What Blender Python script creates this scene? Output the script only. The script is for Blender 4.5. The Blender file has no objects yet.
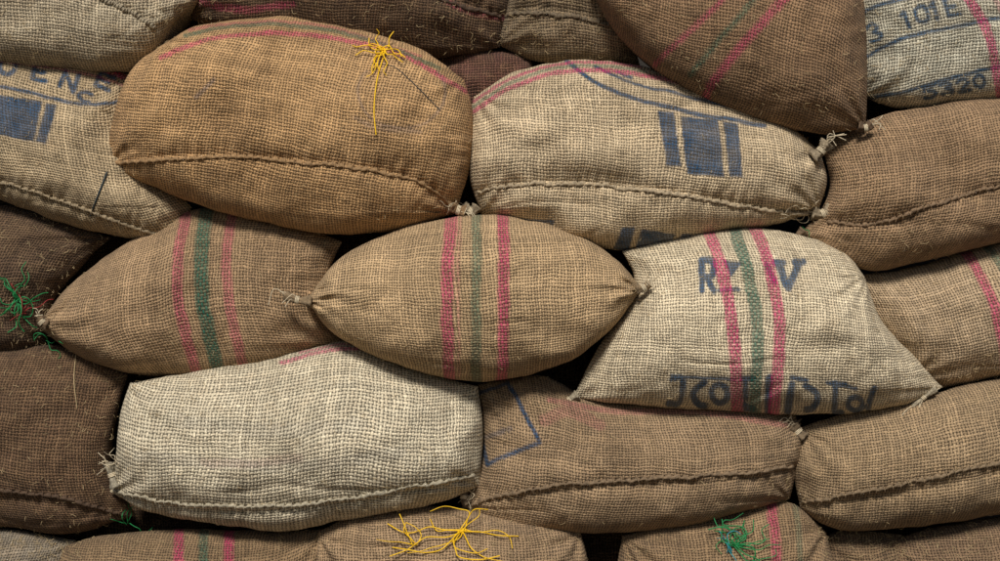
import bpy, math, random
import numpy as np
from mathutils import Vector

S=0.0025; D=4.5; CX,CY=500.0,280.5
scene=bpy.context.scene
rng=np.random.RandomState(7); random.seed(7)

def w(px,py,y=0.0):
    k=S*(D+y)/D
    return np.array([(px-CX)*k, y, (CY-py)*k])
def proj(P):
    f=D/(D+P[...,1])/S
    return CX+P[...,0]*f, CY-P[...,2]*f
def lin(c,g=1.0):
    return tuple((((x/255.0)/12.92) if x/255.0<=0.04045 else (((x/255.0)+0.055)/1.055)**2.4)*g for x in c)

# ---------- value noise ----------
_tab=np.random.RandomState(3).rand(256,256)
def vnoise(x,y):
    xi=np.floor(x).astype(int); yi=np.floor(y).astype(int)
    fx=x-xi; fy=y-yi
    fx=fx*fx*fx*(fx*(fx*6-15)+10); fy=fy*fy*fy*(fy*(fy*6-15)+10)
    g=lambda i,j:_tab[(xi+i)%256,(yi+j)%256]
    return ((g(0,0)*(1-fx)+g(1,0)*fx)*(1-fy)+(g(0,1)*(1-fx)+g(1,1)*fx)*fy)*2-1
def fbm(x,y,o=3):
    r=0;a=1
    for i in range(o):
        r=r+a*vnoise(x*2**i+17*i,y*2**i+31*i); a*=0.5
    return r

def catmull(pts,n):
    P=np.array(pts,float)
    if len(P)==2:
        t=np.linspace(0,1,n)[:,None]; return P[0]*(1-t)+P[1]*t
    Q=np.vstack([2*P[0]-P[1],P,2*P[-1]-P[-2]])
    out=[]
    for i in range(1,len(Q)-2):
        t=np.linspace(0,1,30,endpoint=False)[:,None]
        a,b,c,d=Q[i-1],Q[i],Q[i+1],Q[i+2]
        out.append(0.5*((2*b)+(-a+c)*t+(2*a-5*b+4*c-d)*t*t+(-a+3*b-3*c+d)*t**3))
    out.append(Q[-2][None]); C=np.vstack(out)
    L=np.concatenate([[0],np.cumsum(np.linalg.norm(np.diff(C,axis=0),axis=1))])
    s=np.linspace(0,L[-1],n)
    return np.stack([np.interp(s,L,C[:,k]) for k in range(C.shape[1])],1)

def seg_dist(X,Y,pts):
    best=np.full(X.shape,1e9); sl=np.zeros(X.shape); sg=np.zeros(X.shape); acc=0
    for (x0,y0),(x1,y1) in zip(pts[:-1],pts[1:]):
        dx,dy=x1-x0,y1-y0; L=math.hypot(dx,dy)+1e-9
        t=np.clip(((X-x0)*dx+(Y-y0)*dy)/(L*L),0,1)
        d=np.hypot(X-(x0+t*dx),Y-(y0+t*dy))
        m=d<best
        best=np.where(m,d,best); sl=np.where(m,acc+t*L,sl)
        sg=np.where(m,np.sign(dx*(Y-y0)-dy*(X-x0)),sg); acc+=L
    return best,sl,sg
def stroke(X,Y,pts,width,smooth=True):
    if smooth and len(pts)>2: pts=[tuple(p) for p in catmull(pts,24)]
    d,_,_=seg_dist(X,Y,pts)
    return np.clip((width/2-d)/1.4+0.5,0,1)
def poly(X,Y,pts):
    ins=np.zeros(X.shape,bool); n=len(pts)
    for i in range(n):
        x0,y0=pts[i]; x1,y1=pts[(i+1)%n]
        if y0==y1: continue
        c=((y0>Y)!=(y1>Y))&(X<(x1-x0)*(Y-y0)/(y1-y0)+x0)
        ins^=c
    d,_,_=seg_dist(X,Y,list(pts)+[pts[0]])
    return np.clip(np.where(ins,d,-d)/1.4+0.5,0,1)

G={
'0':[[(.5,0),(.15,.2),(.1,.5),(.15,.8),(.5,1),(.85,.8),(.9,.5),(.85,.2),(.5,0)]],
'O':[[(.5,0),(.1,.25),(.1,.75),(.5,1),(.9,.75),(.9,.25),(.5,0)]],
'1':[[(.3,.2),(.55,0)],[(.55,0),(.55,1)]],
'2':[[(.1,.2),(.5,0),(.9,.25),(.6,.6),(.1,1)],[(.1,1),(.9,1)]],
'3':[[(.1,.1),(.6,0),(.85,.25),(.45,.48)],[(.45,.48),(.9,.7),(.6,1),(.1,.9)]],
'5':[[(.9,0),(.2,0)],[(.2,0),(.15,.45)],[(.15,.45),(.6,.38),(.9,.7),(.55,1),(.1,.92)]],
'E':[[(.1,0),(.1,1)],[(.1,0),(.9,0)],[(.1,.5),(.7,.5)],[(.1,1),(.9,1)]],
'F':[[(.1,0),(.1,1)],[(.1,0),(.9,0)],[(.1,.5),(.7,.5)]],
'N':[[(.1,1),(.1,0)],[(.1,0),(.9,1)],[(.9,1),(.9,0)]],
'U':[[(.1,0),(.1,.7),(.5,1),(.9,.7),(.9,0)]],
'R':[[(.1,1),(.1,0)],[(.1,0),(.7,0),(.85,.25),(.7,.5),(.1,.5)],[(.4,.5),(.9,1)]],
'V':[[(.0,0),(.5,1)],[(.5,1),(1,0)],[(-.15,0),(.2,0)],[(.8,0),(1.15,0)]],
'C':[[(.9,.15),(.5,0),(.1,.3),(.1,.7),(.5,1),(.9,.85)]],
'I':[[(.5,0),(.5,1)]],
'(':[[(.8,0),(.3,.25),(.2,.55),(.45,.9),(.8,1)]],
')':[[(.2,0),(.7,.25),(.8,.55),(.55,.9),(.2,1)]],
'[':[[(.25,0),(.25,1)],[(.0,0),(.9,0)],[(.25,1),(.8,1)]],
}
def text(X,Y,s,x,y,cw,ch,width,ang=0,gap=.25):
    m=np.zeros(X.shape); ca,sa=math.cos(math.radians(ang)),math.sin(math.radians(ang)); cx=0
    for c in s:
        if c in G:
            for st in G[c]:
                pts=[(x+(cx+a*cw)*ca-b*ch*sa, y+(cx+a*cw)*sa+b*ch*ca) for a,b in st]
                m=np.maximum(m,stroke(X,Y,pts,width))
        cx+=cw*(1+gap)
    return m

# ---------- materials ----------
class NT:
    def __init__(s,mat): s.t=mat.node_tree; s.n=s.t.nodes; s.l=s.t.links
    def put(s,sock,v):
        if isinstance(v,(int,float)): sock.default_value=v
        elif isinstance(v,tuple): sock.default_value=v
        else: s.l.new(v,sock)
    def m(s,op,a,b=None,c=None,clamp=False):
        n=s.n.new('ShaderNodeMath'); n.operation=op; n.use_clamp=clamp
        s.put(n.inputs[0],a)
        if b is not None: s.put(n.inputs[1],b)
        if c is not None: s.put(n.inputs[2],c)
        return n.outputs[0]
    def noise(s,vec,scale,detail=2,rough=.5):
        n=s.n.new('ShaderNodeTexNoise'); s.l.new(vec,n.inputs['Vector'])
        n.inputs['Scale'].default_value=scale; n.inputs['Detail'].default_value=detail; n.inputs['Roughness'].default_value=rough
        return n
    def comb(s,x,y,z=0.0):
        n=s.n.new('ShaderNodeCombineXYZ'); s.put(n.inputs[0],x); s.put(n.inputs[1],y); s.put(n.inputs[2],z); return n.outputs[0]
    def rng(s,v,a,b,c,d):
        n=s.n.new('ShaderNodeMapRange'); s.put(n.inputs[0],v)
        for i,k in enumerate((a,b,c,d)): s.put(n.inputs[i+1],k)
        return n.outputs[0]
    def mix(s,f,a,b,bt='MIX'):
        n=s.n.new('ShaderNodeMix'); n.data_type='RGBA'; n.blend_type=bt
        s.put(n.inputs[0],f); s.put(n.inputs[6],a); s.put(n.inputs[7],b); return n.outputs[2]
def c4(c): return (c[0],c[1],c[2],1.0)

def burlap(name,col,freq=1/0.0078,dirt=.45,stain=(60,42,28),contrast=1.0,seed=0.0):
    mat=bpy.data.materials.new(name); mat.use_nodes=True
    N=NT(mat); bs=N.n['Principled BSDF']
    uvn=N.n.new('ShaderNodeUVMap'); uvn.uv_map='UVMap'
    off=N.n.new('ShaderNodeVectorMath'); off.operation='ADD'; N.l.new(uvn.outputs[0],off.inputs[0]); off.inputs[1].default_value=(seed*3.1,seed*1.7,seed)
    uv=off.outputs[0]
    sep=N.n.new('ShaderNodeSeparateXYZ'); N.l.new(uv,sep.inputs[0]); U,V=sep.outputs[0],sep.outputs[1]
    n1=N.noise(uv,4,2); s1=N.n.new('ShaderNodeSeparateColor'); N.l.new(n1.outputs['Color'],s1.inputs[0])
    n2=N.noise(uv,42,1); s2=N.n.new('ShaderNodeSeparateColor'); N.l.new(n2.outputs['Color'],s2.inputs[0])
    def warp(c,a,b):
        x=N.m('MULTIPLY',N.m('SUBTRACT',a,.5),.05); y=N.m('MULTIPLY',N.m('SUBTRACT',b,.5),.006)
        return N.m('ADD',c,N.m('ADD',x,y))
    U1=N.m('MULTIPLY',warp(U,s1.outputs[0],s2.outputs[0]),freq)
    V1=N.m('MULTIPLY',warp(V,s1.outputs[1],s2.outputs[1]),freq*.95)
    su=N.m('SINE',N.m('MULTIPLY',U1,math.pi)); sv=N.m('SINE',N.m('MULTIPLY',V1,math.pi))
    a=N.m('ABSOLUTE',su); b=N.m('ABSOLUTE',sv); c=N.m('MULTIPLY',su,sv)
    fu=N.m('FLOOR',U1); fv=N.m('FLOOR',V1)
    w1=N.n.new('ShaderNodeTexWhiteNoise'); w1.noise_dimensions='1D'; N.l.new(fu,w1.inputs['W'])
    w2=N.n.new('ShaderNodeTexWhiteNoise'); w2.noise_dimensions='1D'; N.l.new(N.m('ADD',fv,91.3),w2.inputs['W'])
    sl1=N.noise(N.comb(N.m('MULTIPLY',fu,3.17),N.m('MULTIPLY',V,60.0)),1,2,.65).outputs['Fac']
    sl2=N.noise(N.comb(N.m('MULTIPLY',U,60.0),N.m('MULTIPLY',fv,3.17),5.0),1,2,.65).outputs['Fac']
    th1=N.m('MULTIPLY',N.m('SUBTRACT',N.m('ADD',sl1,N.m('MULTIPLY',w1.outputs[0],.25)),.62),.42)
    th2=N.m('MULTIPLY',N.m('SUBTRACT',N.m('ADD',sl2,N.m('MULTIPLY',w2.outputs[0],.25)),.62),.42)
    hw=N.m('ADD',N.m('MULTIPLY',a,N.m('MULTIPLY_ADD',c,.40,.60)),th1)
    hf=N.m('ADD',N.m('MULTIPLY',b,N.m('MULTIPLY_ADD',c,-.40,.60)),th2)
    h=N.m('MAXIMUM',hw,hf)
    sel=N.rng(N.m('SUBTRACT',hw,hf),-.15,.15,0.0,1.0)
    t1=N.m('MULTIPLY_ADD',sl1,.7,N.m('MULTIPLY_ADD',w1.outputs[0],.24,.50))
    t2=N.m('MULTIPLY_ADD',sl2,.7,N.m('MULTIPLY_ADD',w2.outputs[0],.24,.50))
    tone=N.m('ADD',N.m('MULTIPLY',t1,sel),N.m('MULTIPLY',t2,N.m('SUBTRACT',1.0,sel)))
    fz=N.noise(uv,420,2,.7).outputs['Fac']
    tone=N.m('MULTIPLY',tone,N.m('MULTIPLY_ADD',fz,1.6,.22))
    b1=N.noise(N.comb(N.m('MULTIPLY',U1,.22),N.m('MULTIPLY',V,3.0)),1,3,.65).outputs['Fac']
    b2=N.noise(N.comb(N.m('MULTIPLY',U,3.0),N.m('MULTIPLY',V1,.22),9.0),1,3,.65).outputs['Fac']
    tone=N.m('MULTIPLY',tone,N.m('MULTIPLY_ADD',N.m('ADD',b1,b2),.6,.42))
    big=N.noise(uv,3.2,5,.62).outputs['Fac']; mid=N.noise(uv,14,4,.65).outputs['Fac']
    st=N.rng(N.m('MULTIPLY_ADD',mid,.35,N.m('MULTIPLY',big,.65)),.44,.70,0.0,dirt)
    base=N.mix(st,c4(col),c4(lin(stain)))
    hue=N.noise(uv,33,3,.7).outputs['Fac']
    base=N.mix(N.rng(hue,.4,.7,0.0,.2),base,c4(lin((180,148,108))))
    at=N.n.new('ShaderNodeAttribute'); at.attribute_name='print'
    sc=N.n.new('ShaderNodeSeparateColor'); N.l.new(at.outputs['Color'],sc.inputs[0])
    wear=N.rng(N.m('ADD',N.m('MULTIPLY',mid,.5),N.m('MULTIPLY',hue,.5)),.35,.68,1.0,.66)
    grip=N.rng(h,.12,.42,.8,1.0)
    woven=N.m('MULTIPLY_ADD',sel,.32,.68)
    fac=lambda o,g:N.m('MULTIPLY',N.m('MULTIPLY',o,wear),g,clamp=True)
    base=N.mix(fac(sc.outputs[0],grip),base,c4(lin((0,66,104))))
    base=N.mix(fac(sc.outputs[1],woven),base,c4(lin((196,16,104))))
    base=N.mix(fac(sc.outputs[2],woven),base,c4(lin((0,94,78))))
    col2=N.n.new('ShaderNodeVectorMath'); col2.operation='SCALE'; N.l.new(base,col2.inputs[0]); N.l.new(tone,col2.inputs[3])
    hole=N.rng(h,.28,.66,.93*contrast,0.0)
    fin=N.mix(hole,col2.outputs[0],c4(tuple(x*.10 for x in col)))
    N.l.new(fin,bs.inputs['Base Color'])
    bs.inputs['Roughness'].default_value=.92
    bs.inputs['Specular IOR Level'].default_value=.15
    bs.inputs['Sheen Weight'].default_value=.04; bs.inputs['Sheen Roughness'].default_value=.6
    bp=N.n.new('ShaderNodeBump'); bp.inputs['Strength'].default_value=.85; bp.inputs['Distance'].default_value=.0038
    hh=N.m('ADD',N.m('MULTIPLY_ADD',fz,.6,h),N.m('MULTIPLY',N.noise(uv,26,2,.5).outputs['Fac'],.8))
    N.l.new(hh,bp.inputs['Height']); N.l.new(bp.outputs[0],bs.inputs['Normal'])
    return mat
def fibre(name,rgb,rough=.85,var=.35):
    mat=bpy.data.materials.new(name); mat.use_nodes=True; N=NT(mat); bs=N.n['Principled BSDF']
    tc=N.n.new('ShaderNodeTexCoord')
    n=N.noise(tc.outputs['Object'],160,3,.7).outputs['Fac']
    c=lin(rgb)
    N.l.new(N.mix(N.rng(n,.3,.7,0.0,1.0),c4(tuple(x*(1-var) for x in c)),c4(tuple(min(1,x*(1+var)) for x in c))),bs.inputs['Base Color'])
    bs.inputs['Roughness'].default_value=rough
    bp=N.n.new('ShaderNodeBump'); bp.inputs['Strength'].default_value=.6; bp.inputs['Distance'].default_value=.002
    N.l.new(n,bp.inputs['Height']); N.l.new(bp.outputs[0],bs.inputs['Normal'])
    return mat
M_straw=fibre('straw_fibre',(186,164,124)); M_pale=fibre('pale_thread',(198,184,156))
M_yel=fibre('yellow_twine',(232,186,20),.6,.25); M_grn=fibre('green_twine',(14,120,62),.6,.3)
M_red=fibre('red_twine',(150,44,44),.6,.2); M_navy=fibre('dark_thread',(30,50,58),.8,.2); M_teal=fibre('teal_twine',(30,130,140),.5,.2)

# ---------- mesh helpers ----------
def mesh_obj(name,V,F,mat,parent=None,origin=(0,0,0),smooth=True):
    me=bpy.data.meshes.new(name)
    V=np.asarray(V,float)-np.asarray(origin)
    F=np.asarray(F,int)
    me.vertices.add(len(V)); me.vertices.foreach_set('co',V.astype(np.float32).ravel())
    me.loops.add(F.size); me.loops.foreach_set('vertex_index',F.ravel().astype(np.int32))
    me.polygons.add(len(F)); me.polygons.foreach_set('loop_start',np.arange(0,F.size,F.shape[1],dtype=np.int32))
    me.polygons.foreach_set('use_smooth',np.full(len(F),smooth,bool))
    me.update(calc_edges=True); me.validate()
    me.materials.append(mat)
    o=bpy.data.objects.new(name,me); scene.collection.objects.link(o)
    if parent is not None: o.parent=parent
    else: o.location=origin
    return o
def tube(P,R,k=5):
    P=np.asarray(P,float); n=len(P); R=np.broadcast_to(np.asarray(R,float),(n,)) if np.ndim(R)<2 else R
    T=np.gradient(P,axis=0); T/=np.linalg.norm(T,axis=1)[:,None]+1e-12
    ref=np.array([0.13,1.0,0.07])
    A=np.cross(T,ref); bad=np.linalg.norm(A,axis=1)<1e-3; A[bad]=np.cross(T[bad],[1,0,0]); A/=np.linalg.norm(A,axis=1)[:,None]
    B=np.cross(T,A); V=[]
    th=np.arange(k)*2*math.pi/k
    for i in range(n):
        r=R[i] if np.ndim(R)==1 else R[i][:,None]
        V.append(P[i]+(np.cos(th)[:,None]*A[i]+np.sin(th)[:,None]*B[i])*r)
    V=np.vstack(V); F=[]
    for i in range(n-1):
        for j in range(k):
            a=i*k+j; b=i*k+(j+1)%k; F.append((a,b,b+k,a+k))
    return V,np.array(F)
def join(parts):
    Vs=[];Fs=[];o=0
    for V,F in parts: Vs.append(V);Fs.append(F+o);o+=len(V)
    return np.vstack(Vs),np.vstack(Fs)

class Sack: pass
SACKS={}
count=0
def sack(key,top,right,bottom,left,y0=0.0,T=.15,TB=.24,col=(150,125,95),seam=None,prints=None,label='',step=2.0,pa=3.0,qa=.5,pb=2.0,qb=.55,
         dirt=.45,stain=(66,47,32),pitch=.0074,wr=.85,fibres=150,gain=2.05,contrast=1.0,sag=.10,lump=1.0):
    global count; count+=1; sd=count*13.7
    wid=abs(right[0][0]-left[0][0]); hei=abs(np.mean([p[1] for p in bottom])-np.mean([p[1] for p in top]))
    wid=max(wid,abs(bottom[-1][0]-bottom[0][0]))
    nu=int(wid/step)+2; nv=int(hei*1.25/step)+2
    def grid(nu,nv):
        tu=np.linspace(-1,1,nu); tv=np.linspace(-1,1,nv)
        a=.45*tu+.55*np.sin(tu*math.pi/2); b=.35*tv+.65*np.sin(tv*math.pi/2)
        u=(a+1)/2; v=(b+1)/2
        def ed(p,q):
            C=catmull(p,400); s=np.linspace(0,1,400)
            return np.stack([np.interp(q,s,C[:,0]),np.interp(q,s,C[:,1])],1)
        Tp,Bt,Lf,Rt=ed(top,u),ed(bottom,u),ed(left,v),ed(right,v)
        uu=u[None,:,None]; vv=v[:,None,None]
        P=(1-vv)*Tp[None]+vv*Bt[None]+(1-uu)*Lf[:,None]+uu*Rt[:,None]-((1-uu)*(1-vv)*Tp[0]+uu*(1-vv)*Tp[-1]+(1-uu)*vv*Bt[0]+uu*vv*Bt[-1])
        A,B=np.meshgrid(a,b)
        return P,A,B
    def build(nu,nv,front):
        P,A,B=grid(nu,nv)
        prof=np.clip(1-np.abs(A)**pa,0,1)**qa*np.clip(1-np.abs(B)**pb,0,1)**qb
        prof=prof*(1+sag*B)
        if front:
            X,Y=P[...,0],P[...,1]
            h=T*prof; y_base=y0-h
            edge=np.clip(prof*2.2,0,1)
            h=h+edge*lump*(.016*fbm(X/80+sd,Y/60+sd,2)+.005*fbm(X/26+sd,Y/22+sd*2,2))
            for (ca,cb) in ((-1,-1),(1,-1),(-1,1),(1,1)):
                c=P[0 if cb<0 else -1, 0 if ca<0 else -1]
                dx,dy=X-c[0],Y-c[1]; d=np.hypot(dx,dy); an=np.arctan2(dy,dx)
                k=9+3*math.sin(sd+ca*2+cb)
                h=h+wr*edge**.5*.0085*np.exp(-d/55)*np.sin(an*k+fbm(X/40+sd,Y/40,2)*1.6+sd)*np.clip(d/18,0,1)
            for c,ce in ((-1,1+A),(1,1-A)):
                d=ce*wid/2
                h=h+wr*edge**.5*.0055*np.exp(-d/38)*np.sin(Y/5.2+fbm(X/50+sd*c,Y/24,2)*2.6)*(.6+.6*vnoise(Y/30+sd,X/60))
            cr=fbm(X/130+Y/200+sd,Y/34+sd*3,2); mk=np.clip(vnoise(X/90+sd,Y/70+sd)*1.6+.2,0,1)
            h=h-edge*wr*.006*mk*(1-np.clip(np.abs(cr)*4,0,1))
            cr=fbm(X/34+sd*5,Y/110+X/300,2)
            h=h-edge*wr*.0035*(1-mk)*(1-np.clip(np.abs(cr)*4,0,1))
            if seam is not None:
                sp=[tuple(p) for p in catmull(seam,40)]
                d,sl,sg=seg_dist(X,Y,sp)
                h=h-edge**.5*.018*np.exp(-d/9)
                h=h+edge**.5*.004*np.exp(-d/13)*np.sin(sl*2*math.pi/13+fbm(sl/30+sd,d/40,2)*3)
            yy=y0-h
        else:
            yy=y0+TB*prof; y_base=yy
        k=S*(D+y0)/D
        XY=P.copy()
        wob=2.0*fbm(P[...,0]/22+sd,P[...,1]/22+sd,2)
        XY[...,1]=XY[...,1]+wob*np.sign(B)*np.clip(1-prof*1.5,0,1)*(-.6)
        W=np.stack([(XY[...,0]-CX)*k,yy,(CY-XY[...,1])*k],-1)
        W0=np.stack([(P[...,0]-CX)*k,y_base,(CY-P[...,1])*k],-1)
        du=np.linalg.norm(np.diff(W0,axis=1),axis=2); dv=np.linalg.norm(np.diff(W0,axis=0),axis=2)
        Uc=np.concatenate([np.zeros((nv,1)),np.cumsum(du,1)],1); Vc=np.concatenate([np.zeros((1,nu)),np.cumsum(dv,0)],0)
        Uc=Uc-Uc[:,nu//2][:,None]; Vc=Vc-Vc[nv//2,:][None]
        return W,Uc,Vc,A,B
    W,Uc,Vc,A,B=build(nu,nv,True)
    n2u,n2v=max(16,nu//5),max(14,nv//5)
    W2,U2,V2,_,_=build(n2u,n2v,False)
    def faces(nu,nv,o,flip):
        i=np.arange(nv-1)[:,None]*nu+np.arange(nu-1)[None]; i=i.ravel()+o
        f=np.stack([i,i+nu,i+nu+1,i+1],1)
        return f[:,::-1] if flip else f
    Vt=np.vstack([W.reshape(-1,3),W2.reshape(-1,3)])
    F=np.vstack([faces(nu,nv,0,False),faces(n2u,n2v,nu*nv,True)])
    org=np.array([W[...,0].mean(),y0,W[...,2].mean()])
    mat=burlap('burlap_'+key,lin(col,gain),1/pitch,dirt,stain,contrast,seed=count*.37)
    o=mesh_obj('jute_sack',Vt,F,mat,origin=org)
    me=o.data
    uvl=me.uv_layers.new(name='UVMap')
    UV=np.stack([np.concatenate([Uc.ravel(),U2.ravel()]),np.concatenate([Vc.ravel(),V2.ravel()])],1)
    li=np.empty(len(me.loops),np.int32); me.loops.foreach_get('vertex_index',li)
    uvl.data.foreach_set('uv',UV[li].astype(np.float32).ravel())
    ca=me.color_attributes.new('print','FLOAT_COLOR','POINT')
    C=np.zeros((len(Vt),4)); C[:,3]=1
    X,Y=proj(W)
    if prints:
        Xj=X+.5*vnoise(X/5,Y/5)+1.0*vnoise(X/23,Y/19); Yj=Y+.5*vnoise(X/5+40,Y/5)+1.0*vnoise(X/21+9,Y/23)
        r=prints(Xj,Yj)
        for ch in range(3):
            if r[ch] is not None and not np.isscalar(r[ch]): C[:nu*nv,ch]=np.clip(r[ch],0,1).ravel()
    ca.data.foreach_set('color',C.astype(np.float32).ravel())
    s=Sack(); s.o=o; s.W=W.reshape(-1,3); s.X=X.ravel(); s.Y=Y.ravel(); s.org=org; s.mat=mat; s.col=col
    SACKS[key]=s
    o['label']=label; o['category']='sack'; o['group']='filled jute sacks stacked in a pile'
    if seam is not None:
        pts=catmull(seam,int(wid/1.6)); Q=np.array([on(s,p[0],p[1],0) for p in pts])
        ker=np.ones(7)/7
        for c in range(3):
            pad=np.concatenate([np.full(3,Q[0,c]),Q[:,c],np.full(3,Q[-1,c])]); Q[:,c]=np.convolve(pad,ker,'valid')
        i=np.arange(len(Q)); Q[:,1]-=.0035; Q[:,2]+=.0016*np.sin(i*1.25)+.003*vnoise(i/9.0+sd,i*0.0)
        R=.0044*(1+.28*np.sin(i*1.25)+.35*vnoise(i/3.0+sd,i*0.+2)); R[0]*=.3;R[-1]*=.3
        mesh_obj('seam',*tube(Q,R,7),fibre('seam_'+key,tuple(min(255,c*.98) for c in col),.9,.55),parent=o,origin=org)
        st=[]
        for j in range(3,len(Q)-3,5):
            t=Q[j+1]-Q[j-1]; t/=np.linalg.norm(t)+1e-9; up=np.cross(t,[0,1,0])
            a=Q[j]+up*.0075+t*-.003; b=Q[j]-up*.0065+t*.004; m=(a+b)/2+np.array([0,-.0065,0])
            st.append(tube(catmull([a,m,b],6),.0012,4))
        so=mesh_obj('stitching',*join(st),fibre('stitch_'+key,tuple(min(255,c*1.12) for c in col),.9,.3),parent=o,origin=org); so['kind']='stuff'
    if fibres:
        fb=[]; r=np.random.RandomState(count+50)
        ok=np.where((s.X>-10)&(s.X<1010)&(s.Y>-10)&(s.Y<571))[0]
        if len(ok):
            for j in range(fibres):
                i=ok[r.randint(len(ok))]; p=s.W[i]; an=r.rand()*6.28; L=r.uniform(.004,.020)
                d=np.array([math.cos(an),0,math.sin(an)])*L; q=on(s,s.X[i]+d[0]/S,s.Y[i]-d[2]/S,0)
                mid=(p+q)/2+np.array([r.uniform(-.006,.006),-r.uniform(.003,.009),r.uniform(-.006,.006)])
                q=q+np.array([0,-r.uniform(.0,.008),0])
                fb.append(tube(catmull([p,mid,q],7),np.linspace(.0006,.00035,7),3))
            fo=mesh_obj('loose_fibres',*join(fb),M_straw,parent=o,origin=org); fo['kind']='stuff'
    return s
def on(s,px,py,lift=.0):
    i=np.argmin((s.X-px)**2+(s.Y-py)**2); p=s.W[i].copy(); p[1]-=lift; return p

def ear(key,pts,r0=.022,neck=.009,r1=.014,threads=6,lift=.01,tie=True):
    s=SACKS[key]; r=np.random.RandomState(int(pts[0][0])+5)
    base=on(s,*pts[0],lift=lift); y=base[1]
    C=catmull([(p[0],p[1]) for p in pts],22); n=22
    Q=np.array([w(C[i,0],C[i,1],y) for i in range(n)])
    t=np.linspace(0,1,n)
    Rp=np.where(t<.5,r0+(neck-r0)*np.sin(t/.5*math.pi/2),neck+(r1-neck)*np.clip((t-.5)/.4,0,1)); Rp[0]*=.5; Rp[-1]*=.35
    k=18; th=np.arange(k)*2*math.pi/k
    R=Rp[:,None]*(1+.22*np.sin(th[None]*5+t[:,None]*3+r.rand()*6)+.12*np.sin(th[None]*9-t[:,None]*5)+.12*r.randn(n,k))
    V,F=tube(Q,R,k)
    mesh_obj('tied_corner',V,F,fibre('tied_'+key,tuple(c*.85 for c in s.col),.9,.55),parent=s.o,origin=s.org)
    th_=[]; j=int(n*.5)
    if tie:
        c=Q[j]; T=Q[j+1]-Q[j-1]; T/=np.linalg.norm(T)
        a=np.cross(T,[0,1,0]); a/=np.linalg.norm(a); b=np.cross(T,a)
        ang=np.linspace(0,6*math.pi,54); ring=c+T*(np.linspace(-.005,.005,54)[:,None])+(np.cos(ang)[:,None]*a+np.sin(ang)[:,None]*b)*(neck*1.25)
        th_.append(tube(ring,.0015,5))
    for q in range(threads):
        d=(Q[-1]-Q[j]); d/=np.linalg.norm(d)+1e-9
        e0=Q[r.randint(j,n)]; L=r.uniform(.015,.05)
        p1=e0+d*L*.5+np.array([r.uniform(-.012,.012),-r.uniform(.005,.015),r.uniform(-.012,.012)])
        p2=e0+d*L*.8+np.array([r.uniform(-.025,.025),-r.uniform(0,.02),r.uniform(-.035,.01)])
        th_.append(tube(catmull([e0,p1,p2],9),.0010,4))
    if th_: mesh_obj('tie_thread',*join(th_),M_pale,parent=s.o,origin=s.org)

def thread(key,pts,mat,r=.0014,lift=.004,name='loose_thread'):
    s=SACKS[key]; C=catmull(pts,30); Q=np.array([on(s,a,b,lift) for a,b in C])
    for c in range(3):
        pad=np.concatenate([np.full(2,Q[0,c]),Q[:,c],np.full(2,Q[-1,c])]); Q[:,c]=np.convolve(pad,np.ones(5)/5,'valid')
    for i in range(len(Q)):
        x=w(C[i,0],C[i,1],Q[i,1]); Q[i,0],Q[i,2]=x[0],x[2]
    mesh_obj(name,*tube(Q,r,5),mat,parent=s.o,origin=s.org)
def tuft(key,px,py,mat,n=8,size=16,r=.0016,seed=1,lift=.012,spread=(1,1)):
    s=SACKS[key]; rr=np.random.RandomState(seed); parts=[]
    for i in range(n):
        a=rr.uniform(0,6.28); pts=[(px+rr.uniform(-3,3),py+rr.uniform(-2,2))]
        for j in range(rr.randint(3,6)):
            a+=rr.uniform(-1.3,1.3); l=size*rr.uniform(.3,.6)
            pts.append((pts[-1][0]+math.cos(a)*l*spread[0],pts[-1][1]+math.sin(a)*l*spread[1]))
        C=catmull(pts,26); y=[on(s,c[0],c[1])[1] for c in C[::5]]; y=np.interp(np.arange(26),np.arange(0,26,5),y)
        lf=lift*(.3+np.abs(np.sin(np.linspace(0,rr.uniform(2,7),26))))+rr.uniform(0,.006)
        Q=np.array([w(C[k,0],C[k,1],min(y[k],y[0]+.02)-lf[k]) for k in range(26)])
        parts.append(tube(Q,r*np.linspace(1,rr.uniform(.4,1),26),5))
    mesh_obj('twine_knot',*join(parts),mat,parent=s.o,origin=s.org)

def mx(*a):
    r=a[0]
    for b in a[1:]: r=np.maximum(r,b)
    return r
# ================= SACKS =================
sack('A',[(-90,-60),(0,-70),(120,-55),(196,-30)],[(196,-30),(200,0),(176,22)],[(-90,62),(0,66),(60,71),(110,73),(150,64),(176,22)],[(-90,-60),(-100,0),(-90,62)],
     y0=-.01,T=.13,col=(142,131,110),seam=[(60,-30),(92,-6),(130,12),(156,30)],label='pale grey-beige jute sack with a rounded closed end',dirt=.35)  # base colour lowered a little to stand in for corner vignette

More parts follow.
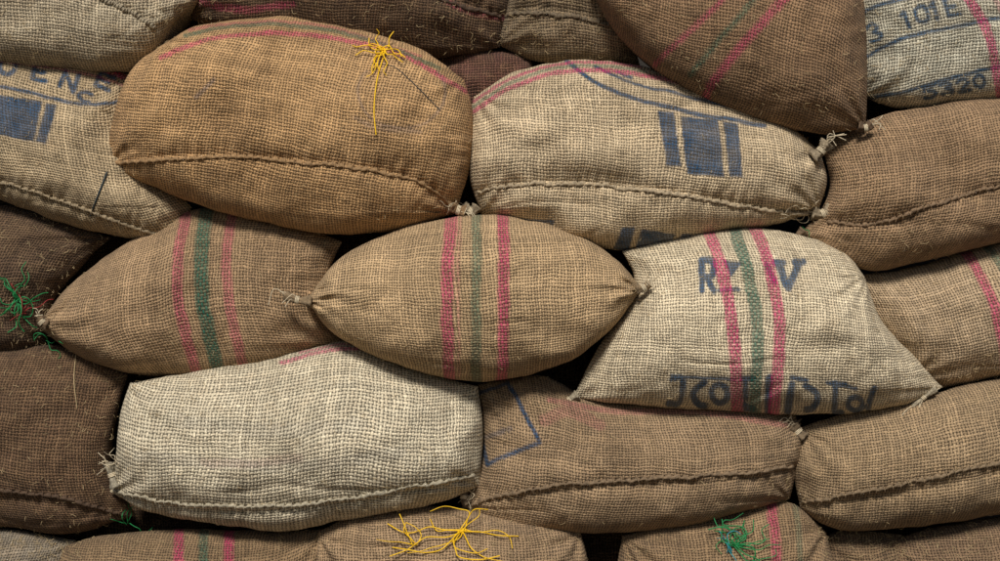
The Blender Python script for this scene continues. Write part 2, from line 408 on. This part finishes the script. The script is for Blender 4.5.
def prB(X,Y):
    b=mx(poly(X,Y,[(-30,92),(42,101),(33,141),(-40,130)]),poly(X,Y,[(46,103),(57,105),(45,143),(35,141)]),
        stroke(X,Y,[(-30,86),(20,90),(70,103),(112,104),(134,94)],3.6),
        text(X,Y,'E',34,62,16,16,4.8,12),text(X,Y,'N',64,70,18,17,4.8,20),text(X,Y,'E',100,72,18,14,4.4,26),text(X,Y,'C',80,89,14,10,4.2,20),text(X,Y,'U',0,58,18,15,4.8,8))
    r=mx(stroke(X,Y,[(-10,52),(40,58),(90,66),(140,84)],5),.45*stroke(X,Y,[(-10,60),(40,66),(90,75),(135,90)],3))
    g=.5*stroke(X,Y,[(0,55),(60,59),(110,66),(140,78)],2)
    return [b,r,g]
sack('B',[(-110,40),(-20,48),(60,54),(130,74)],[(130,74),(140,120),(160,170),(192,208)],[(-110,170),(0,200),(60,222),(120,236),(168,242),(192,208)],[(-110,40),(-120,110),(-110,170)],
     y0=.02,T=.15,col=(144,128,102),seam=[(-100,160),(0,182),(60,200),(120,222),(168,238)],prints=prB,step=1.2,label='beige jute sack stamped with blue block and lettering')

def prC(X,Y):
    r=mx(.75*stroke(X,Y,[(160,58),(200,42),(260,33),(330,38),(400,54),(466,92)],4.5),.45*stroke(X,Y,[(190,30),(250,22),(330,28),(420,56)],3))
    g=.8*stroke(X,Y,[(185,36),(240,25),(300,27),(370,40),(440,68)],4)
    ring=.45*np.clip((2.2-np.abs(np.hypot((X-402)/1.0,(Y-92)/.82)-44))/2,0,1)*(X>345)*(Y>70)
    b=mx(ring,.5*stroke(X,Y,[(196,98),(214,80)],4),.3*stroke(X,Y,[(355,118),(380,128),(420,132)],5))
    return [b,r,g]
sack('C',[(166,44),(200,26),(275,17),(350,28),(420,50),(464,80)],[(464,80),(473,115),(470,165),(456,213)],[(106,165),(150,186),(235,216),(330,234),(400,230),(456,213)],[(166,44),(132,72),(114,120),(106,165)],
     y0=-.05,T=.17,col=(144,115,80),seam=[(107,164),(150,160),(200,158),(260,159),(350,168),(415,181),(456,208)],prints=prC,step=1.4,
     label='warm brown jute sack with yellow twine and side seam',dirt=.62,pa=4,stain=(88,60,38))

def prD(X,Y):
    b=mx(poly(X,Y,[(658,112),(674,112),(681,166),(666,165)]),poly(X,Y,[(681,116),(718,119),(724,177),(687,174)]),poly(X,Y,[(723,122),(737,124),(744,178),(730,177)]),
       stroke(X,Y,[(566,60),(585,76),(615,92),(655,104),(700,114),(765,126)],4.4),stroke(X,Y,[(596,66),(630,82),(670,92),(710,102),(780,120)],3),
       stroke(X,Y,[(618,72),(632,78)],3),
       stroke(X,Y,[(505,234),(511,219),(552,222),(545,236),(505,234)],3,False),
       poly(X,Y,[(622,228),(636,228),(628,250),(612,250)]),poly(X,Y,[(642,230),(676,234),(668,252),(634,250)]),poly(X,Y,[(681,234),(692,234),(686,248),(676,250)]))
    r=mx(.85*stroke(X,Y,[(473,112),(520,84),(580,70),(650,76),(700,90)],4.5),.85*stroke(X,Y,[(473,102),(520,75),(580,62),(640,66)],3))
    g=.7*stroke(X,Y,[(473,107),(520,79),(580,65),(645,71)],2.5)
    return [b,r,g]
sack('D',[(474,96),(520,70),(580,60),(640,66),(710,84),(770,112),(818,150)],[(818,150),(826,180),(818,213)],[(482,214),(540,236),(600,249),(650,247),(720,233),(775,224),(818,213)],[(474,96),(467,130),(470,180),(482,214)],
     y0=-.02,T=.16,col=(158,142,116),seam=[(476,192),(540,184),(620,188),(700,199),(770,211),(815,213)],prints=prD,step=1.1,pa=4,
     label='light beige jute sack stamped with three blue bars',dirt=.35,stain=(92,73,52))

def prE(X,Y):
    r=mx(.6*stroke(X,Y,[(800,-20),(760,25),(712,85),(706,100)],9),.5*stroke(X,Y,[(740,-20),(700,22),(655,64)],6))
    g=.7*stroke(X,Y,[(770,-20),(732,25),(690,76)],6)
    return [None,r,g]
sack('E',[(590,-20),(640,-70),(740,-90),(830,-70),(862,-20)],[(862,-20),(866,50),(866,128)],[(590,-20),(610,22),(650,66),(700,98),(760,122),(820,133),(866,128)],[(590,-20),(588,-18),(590,-20)],
     y0=-.09,T=.14,col=(108,86,64),prints=prE,step=1.6,label='dark brown jute sack lying tilted with faded diagonal stripes',dirt=.5,pb=2.5)

def prF(X,Y):
    b=mx(text(X,Y,'3 10',864,28,15,17,4.2,-22,.15),text(X,Y,'1E',925,4,15,17,4.2,-14,.2),
       stroke(X,Y,[(858,62),(900,40),(950,27),(1010,17)],4),stroke(X,Y,[(856,18),(880,6),(930,-8)],4),
       stroke(X,Y,[(864,100),(910,90),(960,76),(1010,66)],4),text(X,Y,'5320',922,88,14,12,4,-12,.2))
    r=mx(.9*stroke(X,Y,[(955,-20),(975,10),(992,45),(1000,95)],9),.4*stroke(X,Y,[(982,-20),(1000,10),(1015,45)],5))
    return [b,r,None]
sack('F',[(850,-30),(900,-60),(1000,-70),(1090,-60)],[(1090,-60),(1100,20),(1090,85)],[(862,96),(900,109),(950,106),(1010,100),(1090,85)],[(850,-30),(856,40),(862,96)],
     y0=.0,T=.14,col=(148,144,128),prints=prF,step=1.2,label='pale jute sack with blue framed numbers and a pink stripe',dirt=.25)  # edge-of-frame vignette put into this darkened base colour

sack('G',[(822,146),(870,120),(930,105),(1000,97),(1100,95)],[(1100,95),(1110,160),(1100,225)],[(796,236),(830,256),(872,270),(920,262),(1000,243),(1100,225)],[(822,146),(830,185),(818,215),(796,236)],
     y0=-.02,T=.15,col=(122,100,76),seam=[(826,222),(870,225),(930,206),(1000,187),(1095,172)],label='brown jute sack with a raised side seam')
def prH(X,Y):
    r=mx(.85*stroke(X,Y,[(955,240),(975,265),(992,300),(1004,345),(1008,390)],10),.7*stroke(X,Y,[(1010,240),(1030,300),(1040,380)],9))
    g=.8*stroke(X,Y,[(982,240),(1000,262),(1014,300),(1024,380)],9)
    return [None,r,g]
sack('H',[(850,276),(900,270),(950,256),(1000,243),(1100,235)],[(1100,235),(1110,300),(1100,365)],[(905,380),(940,388),(1000,376),(1100,365)],[(850,276),(865,310),(890,350),(905,380)],
     y0=.03,T=.14,col=(140,122,98),prints=prH,step=1.4,label='beige jute sack with pink and green woven stripes at its end',dirt=.3)

def prI(X,Y):
    r=mx(.6*stroke(X,Y,[(186,215),(178,260),(180,310),(196,372)],11),.5*stroke(X,Y,[(232,212),(226,260),(230,310),(244,368)],10))
    g=.98*stroke(X,Y,[(208,205),(201,255),(204,310),(219,372)],14)
    return [None,r,g]
sack('I',[(42,322),(70,286),(120,248),(170,220),(202,208),(260,214),(310,228),(342,242)],[(342,242),(330,270),(328,305),(346,343)],[(42,328),(80,356),(130,373),(190,377),(250,371),(300,359),(346,343)],[(42,322),(40,325),(42,328)],
     y0=.02,T=.16,col=(130,108,82),prints=prI,step=1.4,pa=2.4,label='tan jute sack with one green and two red stripes')

def prM(X,Y):
    r=mx(.8*stroke(X,Y,[(452,210),(448,260),(447,320),(450,385)],12),.88*stroke(X,Y,[(502,210),(504,260),(504,320),(502,385)],11),.3*stroke(X,Y,[(460,210),(458,300),(460,385)],3))
    g=.75*stroke(X,Y,[(476,210),(476,300),(476,385)],10)
    return [None,r,g]
sack('M',[(308,299),(340,258),(395,231),(455,217),(520,218),(575,234),(615,258),(640,286)],[(640,286),(642,289),(640,292)],[(310,304),(330,330),(365,352),(420,372),(470,381),(520,377),(568,361),(608,332),(640,292)],[(308,299),(306,301),(310,304)],
     y0=-.07,T=.17,col=(146,124,94),prints=prM,step=1.3,pa=2.2,qa=.5,qb=.52,label='plump tan jute sack with pink, green and pink stripes',dirt=.35,stain=(86,64,44))

def prJ(X,Y):
    r=mx(.95*stroke(X,Y,[(708,228),(722,270),(733,330),(737,415)],12),.95*stroke(X,Y,[(755,226),(770,270),(780,330),(774,415)],12))
    g=.98*stroke(X,Y,[(734,226),(748,275),(757,330),(755,415)],12)
    b=mx(text(X,Y,'R',701,261,16,29,6.5,2),poly(X,Y,[(723,260),(742,262),(730,278)]),stroke(X,Y,[(720,290),(738,290)],5),text(X,Y,'V',778,262,22,26,7.5,0),stroke(X,Y,[(766,264),(775,280)],6),
      stroke(X,Y,[(672,380),(682,378),(680,402),(668,404)],6),stroke(X,Y,[(672,376),(735,379)],3.5),text(X,Y,'(',690,382,18,24,7,0),
      text(X,Y,'O',710,384,18,19,6.5,0),
      text(X,Y,'[',742,378,14,30,6.5,0),stroke(X,Y,[(770,378),(768,412)],7,False),stroke(X,Y,[(792,384),(788,412)],7,False),stroke(X,Y,[(792,377),(806,380)],5),
      text(X,Y,')',802,386,18,24,7,0),text(X,Y,'[',832,384,14,27,6.5,4),stroke(X,Y,[(828,383),(856,388)],4.5),text(X,Y,'O',848,396,16,15,6,0),stroke(X,Y,[(875,388),(868,408)],6,False))
    return [b,r,g]
sack('J',[(622,252),(680,236),(740,229),(795,233),(842,252),(864,276)],[(864,276),(880,320),(912,355),(943,387)],[(573,396),(620,404),(700,409),(780,414),(850,413),(900,405),(943,387)],[(622,252),(634,278),(622,312),(596,350),(573,396)],
     y0=-.04,T=.17,col=(168,156,132),prints=prJ,step=1.1,pa=3.2,label='pale cream jute sack with stripes and large blue letters',dirt=.28,stain=(116,96,70),wr=.8)

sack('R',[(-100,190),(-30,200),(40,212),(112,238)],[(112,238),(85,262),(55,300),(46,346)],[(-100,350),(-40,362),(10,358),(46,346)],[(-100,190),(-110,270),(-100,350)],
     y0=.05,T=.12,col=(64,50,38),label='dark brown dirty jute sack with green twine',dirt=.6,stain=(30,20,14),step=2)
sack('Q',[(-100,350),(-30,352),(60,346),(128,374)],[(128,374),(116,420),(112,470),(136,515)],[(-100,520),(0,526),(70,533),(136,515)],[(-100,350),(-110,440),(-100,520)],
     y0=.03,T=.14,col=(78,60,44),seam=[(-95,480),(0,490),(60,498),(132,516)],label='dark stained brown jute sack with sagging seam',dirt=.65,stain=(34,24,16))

def prN(X,Y):
    r=mx(.8*stroke(X,Y,[(280,363),(320,352),(370,347)],4),.8*stroke(X,Y,[(300,352),(340,345),(370,342)],2),.10*stroke(X,Y,[(205,462),(240,464),(300,458)],9))
    b=mx(.16*stroke(X,Y,[(140,455),(200,462),(300,466),(400,452)],12),.13*stroke(X,Y,[(180,420),(260,430),(360,424)],14))
    return [b,r,.4*stroke(X,Y,[(290,357),(330,348),(370,344)],2)]
sack('N',[(130,382),(200,371),(290,354),(350,342),(410,366),(478,386)],[(478,386),(483,430),(480,486)],[(110,491),(150,512),(210,522),(280,530),(350,519),(430,505),(480,486)],[(130,382),(122,410),(118,450),(110,491)],
     y0=-.03,T=.16,col=(160,151,130),seam=[(112,490),(180,503),(260,506),(340,499),(420,485),(476,474)],prints=prN,step=1.4,pa=5,pitch=.0088,
     label='pale grey coarse-weave jute sack, full and boxy',dirt=.3,stain=(112,97,74),wr=.95)

def prO(X,Y):
    b=mx(stroke(X,Y,[(508,382),(540,442),(487,464),(478,428)],4.4,False),.9*stroke(X,Y,[(478,394),(508,382)],3.5),.4*stroke(X,Y,[(482,438),(510,428)],5))
    return [b,mx(.3*stroke(X,Y,[(550,400),(620,412),(700,412),(790,426)],6),.2*stroke(X,Y,[(545,420),(570,412),(600,425)],12)),None]
sack('O',[(478,384),(540,376),(590,396),(650,402),(720,404),(795,412)],[(795,412),(801,445),(790,498)],[(462,508),(520,529),(600,533),(680,526),(740,512),(790,498)],[(478,384),(484,430),(480,470),(462,508)],
     y0=.0,T=.15,col=(120,101,78),seam=[(464,506),(520,491),(600,481),(700,476),(760,471),(794,466)],prints=prO,step=1.4,pa=4,label='dusty brown jute sack with blue rectangle outline stamp')
sack('P',[(798,428),(860,408),(930,394),(1000,378),(1100,366)],[(1100,366),(1110,430),(1100,500)],[(800,506),(822,524),(850,531),(920,526),(1000,514),(1100,500)],[(798,428),(793,465),(800,506)],
     y0=-.01,T=.15,col=(122,104,80),seam=[(800,503),(850,494),(920,480),(1000,463),(1095,448)],label='brown jute sack with long curved seam',pa=4)

sack('S0',[(-100,530),(0,528),(76,540)],[(76,540),(70,570),(40,620)],[(-100,640),(-30,650),(40,620)],[(-100,530),(-110,580),(-100,640)],y0=.03,T=.12,col=(106,98,85),label='grey jute sack at the foot of the pile',dirt=.3)
def prS1(X,Y):
    r=mx(.8*stroke(X,Y,[(180,520),(178,600)],10),.8*stroke(X,Y,[(228,520),(230,600)],10)); return [None,r,.8*stroke(X,Y,[(204,520),(204,600)],9)]
sack('S1',[(62,546),(120,533),(200,529),(270,531),(325,528)],[(325,528),(335,570),(320,630)],[(50,630),(150,655),(250,655),(320,630)],[(62,546),(50,580),(50,630)],y0=.01,T=.15,col=(102,84,62),prints=prS1,step=1.6,label='brown jute sack with pink and green stripes under pile')
sack('S2',[(318,532),(360,515),(430,506),(500,514),(580,530)],[(580,530),(590,580),(575,635)],[(315,640),(400,655),(500,655),(575,635)],[(318,532),(312,580),(315,640)],y0=-.01,T=.16,col=(124,104,80),label='tan jute sack with a tuft of yellow twine',wr=1.8,sag=0)
def prS4(X,Y): return [None,.7*stroke(X,Y,[(772,500),(780,600)],10),.5*stroke(X,Y,[(796,505),(804,600)],6)]
sack('S4',[(622,536),(660,524),(740,508),(790,503),(826,530)],[(826,530),(834,580),(825,640)],[(622,640),(700,660),(770,660),(825,640)],[(622,536),(616,580),(622,640)],y0=.0,T=.15,col=(116,96,72),prints=prS4,step=1.6,label='tan jute sack with red stripe and green twine',wr=1.8,sag=0)
sack('S5',[(815,540),(850,530),(902,534)],[(902,534),(910,580),(900,630)],[(815,640),(860,650),(900,630)],[(815,540),(810,580),(815,640)],y0=.04,T=.10,col=(88,72,54),label='small dark brown end of a jute sack')
sack('S6',[(890,540),(940,526),(1000,516),(1100,508)],[(1100,508),(1110,570),(1100,630)],[(888,640),(1000,655),(1100,630)],[(890,540),(884,590),(888,640)],y0=.02,T=.14,col=(96,78,60),label='brown jute sack at the foot of the pile')
def prT1(X,Y): return [None,mx(.4*stroke(X,Y,[(200,2),(240,10),(292,4)],7),.3*stroke(X,Y,[(430,-10),(470,12),(520,20)],6)),None]
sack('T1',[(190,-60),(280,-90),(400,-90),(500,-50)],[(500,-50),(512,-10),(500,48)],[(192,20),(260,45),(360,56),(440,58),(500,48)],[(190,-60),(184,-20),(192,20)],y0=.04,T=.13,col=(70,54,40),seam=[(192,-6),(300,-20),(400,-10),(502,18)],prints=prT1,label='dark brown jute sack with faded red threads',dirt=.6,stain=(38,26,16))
sack('T2',[(500,-60),(550,-80),(610,-60)],[(610,-60),(620,0),(640,66)],[(496,44),(530,60),(580,66),(640,66)],[(500,-60),(508,-10),(496,44)],y0=.05,T=.12,col=(104,91,72),seam=[(502,16),(550,14),(612,26)],label='grey-tan end of a jute sack wedged in the pile')
sack('T3',[(436,60),(480,48),(530,56)],[(530,56),(535,80),(520,110)],[(440,110),(480,120),(520,110)],[(436,60),(430,85),(440,110)],y0=.08,T=.08,col=(72,48,40),label='reddish dark jute sack wedged between others',fibres=10)
sack('T4',[(830,-60),(860,-70),(910,-40)],[(910,-40),(915,0),(890,40)],[(840,40),(865,46),(890,40)],[(830,-60),(828,0),(840,40)],y0=.10,T=.06,col=(86,70,52),label='brown jute sack wedged behind others',fibres=6)

for i,(x,y,ww,hh) in enumerate([(60,240,240,110),(340,250,240,90),(600,235,240,80),(860,130,200,90),(90,360,240,90),(590,390,220,90),(810,420,220,90),(950,390,220,80),(110,520,240,90),(600,555,240,110),(330,530,240,80),(500,70,240,90),(700,520,240,80),(150,30,200,90),(850,530,240,80),(470,210,220,80)]):  # added filler sacks; gap shade is put into their dark colour
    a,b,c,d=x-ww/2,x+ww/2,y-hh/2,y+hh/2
    sack('Z%d'%i,[(a+10,c+8),(x,c),(b-10,c+8)],[(b-10,c+8),(b,y),(b-10,d-8)],[(a+10,d-8),(x,d),(b-10,d-8)],[(a+10,c+8),(a,y),(a+10,d-8)],y0=.24,T=.10,TB=.16,step=4,col=(54,40,28),gain=1.2,label='filler jute sack behind the gaps, colour darkened to stand in for shade',fibres=0,dirt=.5)

# ================= tied corners, twine, threads =================
ear('M',[(312,301),(298,300),(284,295)],.016,.007,.010,4)
ear('M',[(636,289),(644,288),(650,283)],.014,.007,.009,4)
ear('C',[(452,206),(458,210),(466,212)],.018,.009,.015,7)
ear('D',[(478,206),(472,212),(462,206)],.014,.008,.012,6)
ear('D',[(812,158),(820,152),(828,142)],.020,.009,.018,9)
ear('D',[(812,212),(822,214),(832,208)],.020,.009,.016,9)
ear('G',[(804,230),(798,236),(800,246)],.014,.007,.010,4)
ear('J',[(578,394),(570,399),(560,406)],.014,.006,.007,3)
ear('J',[(936,388),(926,396),(912,407)],.010,.004,.005,3)
ear('P',[(804,438),(798,432),(792,424)],.020,.010,.018,7)
ear('N',[(116,488),(112,476),(108,462)],.014,.007,.010,6)
ear('O',[(468,504),(464,498),(466,488)],.013,.007,.010,6)
ear('I',[(48,325),(42,322),(40,316)],.014,.008,.010,4)
ear('E',[(858,126),(866,128),(872,124)],.014,.007,.010,4)
tuft('C',384,50,M_yel,15,15,.0017,3)
thread('C',[(384,55),(377,80),(374,110),(376,135)],M_yel,.0016)
thread('C',[(372,64),(392,66),(410,80),(440,110)],M_navy,.0008)
thread('B',[(107,172),(100,190),(90,216)],M_navy,.0018)
tuft('R',18,300,M_grn,16,18,.0016,5); tuft('R',24,312,M_red,4,14,.0013,6)
tuft('I',46,340,M_grn,4,12,.0013,16)
tuft('S2',462,530,M_yel,13,24,.0017,8,spread=(1.5,.9)); tuft('S2',415,545,M_yel,4,18,.0015,28,spread=(1.2,1.0))
tuft('S4',735,545,M_grn,16,22,.0016,9,spread=(1.3,.9)); tuft('S4',730,552,M_teal,4,18,.0014,10)
tuft('G',806,240,M_grn,4,9,.0012,12)
tuft('Q',128,523,M_grn,5,12,.0012,13)
tuft('O',470,492,M_pale,6,12,.0010,14); tuft('D',808,214,M_pale,7,14,.0010,15); tuft('C',452,206,M_pale,6,9,.0010,17)
tuft('N',114,462,M_pale,6,9,.0010,18)
thread('Q',[(76,352),(74,380),(77,408)],M_straw,.0010)
thread('J',[(940,388),(928,394),(912,404)],M_pale,.0013)

# ================= setting =================
zg=w(0,662)[2]
def plane(name,v,mat,kind):
    o=mesh_obj(name,np.array(v,float),np.array([[0,1,2,3]]),mat,smooth=False); o['kind']=kind; return o
gm=fibre('packed_earth',(84,72,58),.95,.3); wm=fibre('blocker_dark',(46,42,38),.95,.2)
plane('ground',[(-15,-15,zg),(15,-15,zg),(15,15,zg),(-15,15,zg)],gm,'structure')
plane('skylight_blocker',[(-3,.5,zg),(3,.5,zg),(3,.5,1.4),(-3,.5,1.4)],wm,'structure')  # unseen panel added to block skylight; its dark colour deepens the gaps

# ================= light & camera =================
world=bpy.data.worlds.new('World'); scene.world=world; world.use_nodes=True
nt=world.node_tree; sky=nt.nodes.new('ShaderNodeTexSky'); sky.sky_type='NISHITA'; sky.sun_disc=False
el=40
sky.sun_elevation=math.radians(el); sky.sun_rotation=math.radians(180+8)
bg=nt.nodes['Background']; nt.links.new(sky.outputs[0],bg.inputs[0]); bg.inputs[1].default_value=.05
L=bpy.data.lights.new('sun','SUN'); L.energy=3.8; L.angle=math.radians(12); L.color=(1,.94,.86)
lo=bpy.data.objects.new('sun',L); scene.collection.objects.link(lo)
dirv=Vector((-.13*math.cos(math.radians(el)),-math.cos(math.radians(el)),math.sin(math.radians(el))))
lo.rotation_euler=dirv.to_track_quat('Z','Y').to_euler()
cam=bpy.data.cameras.new('camera'); co=bpy.data.objects.new('camera',cam); scene.collection.objects.link(co)
co.location=(0,-D,0); co.rotation_euler=(math.radians(90),0,0)
cam.sensor_width=36; cam.lens=36*D/(1000*S); cam.clip_end=200
scene.camera=co
scene.view_settings.view_transform='Standard'; scene.view_settings.look='None'; scene.view_settings.exposure=0
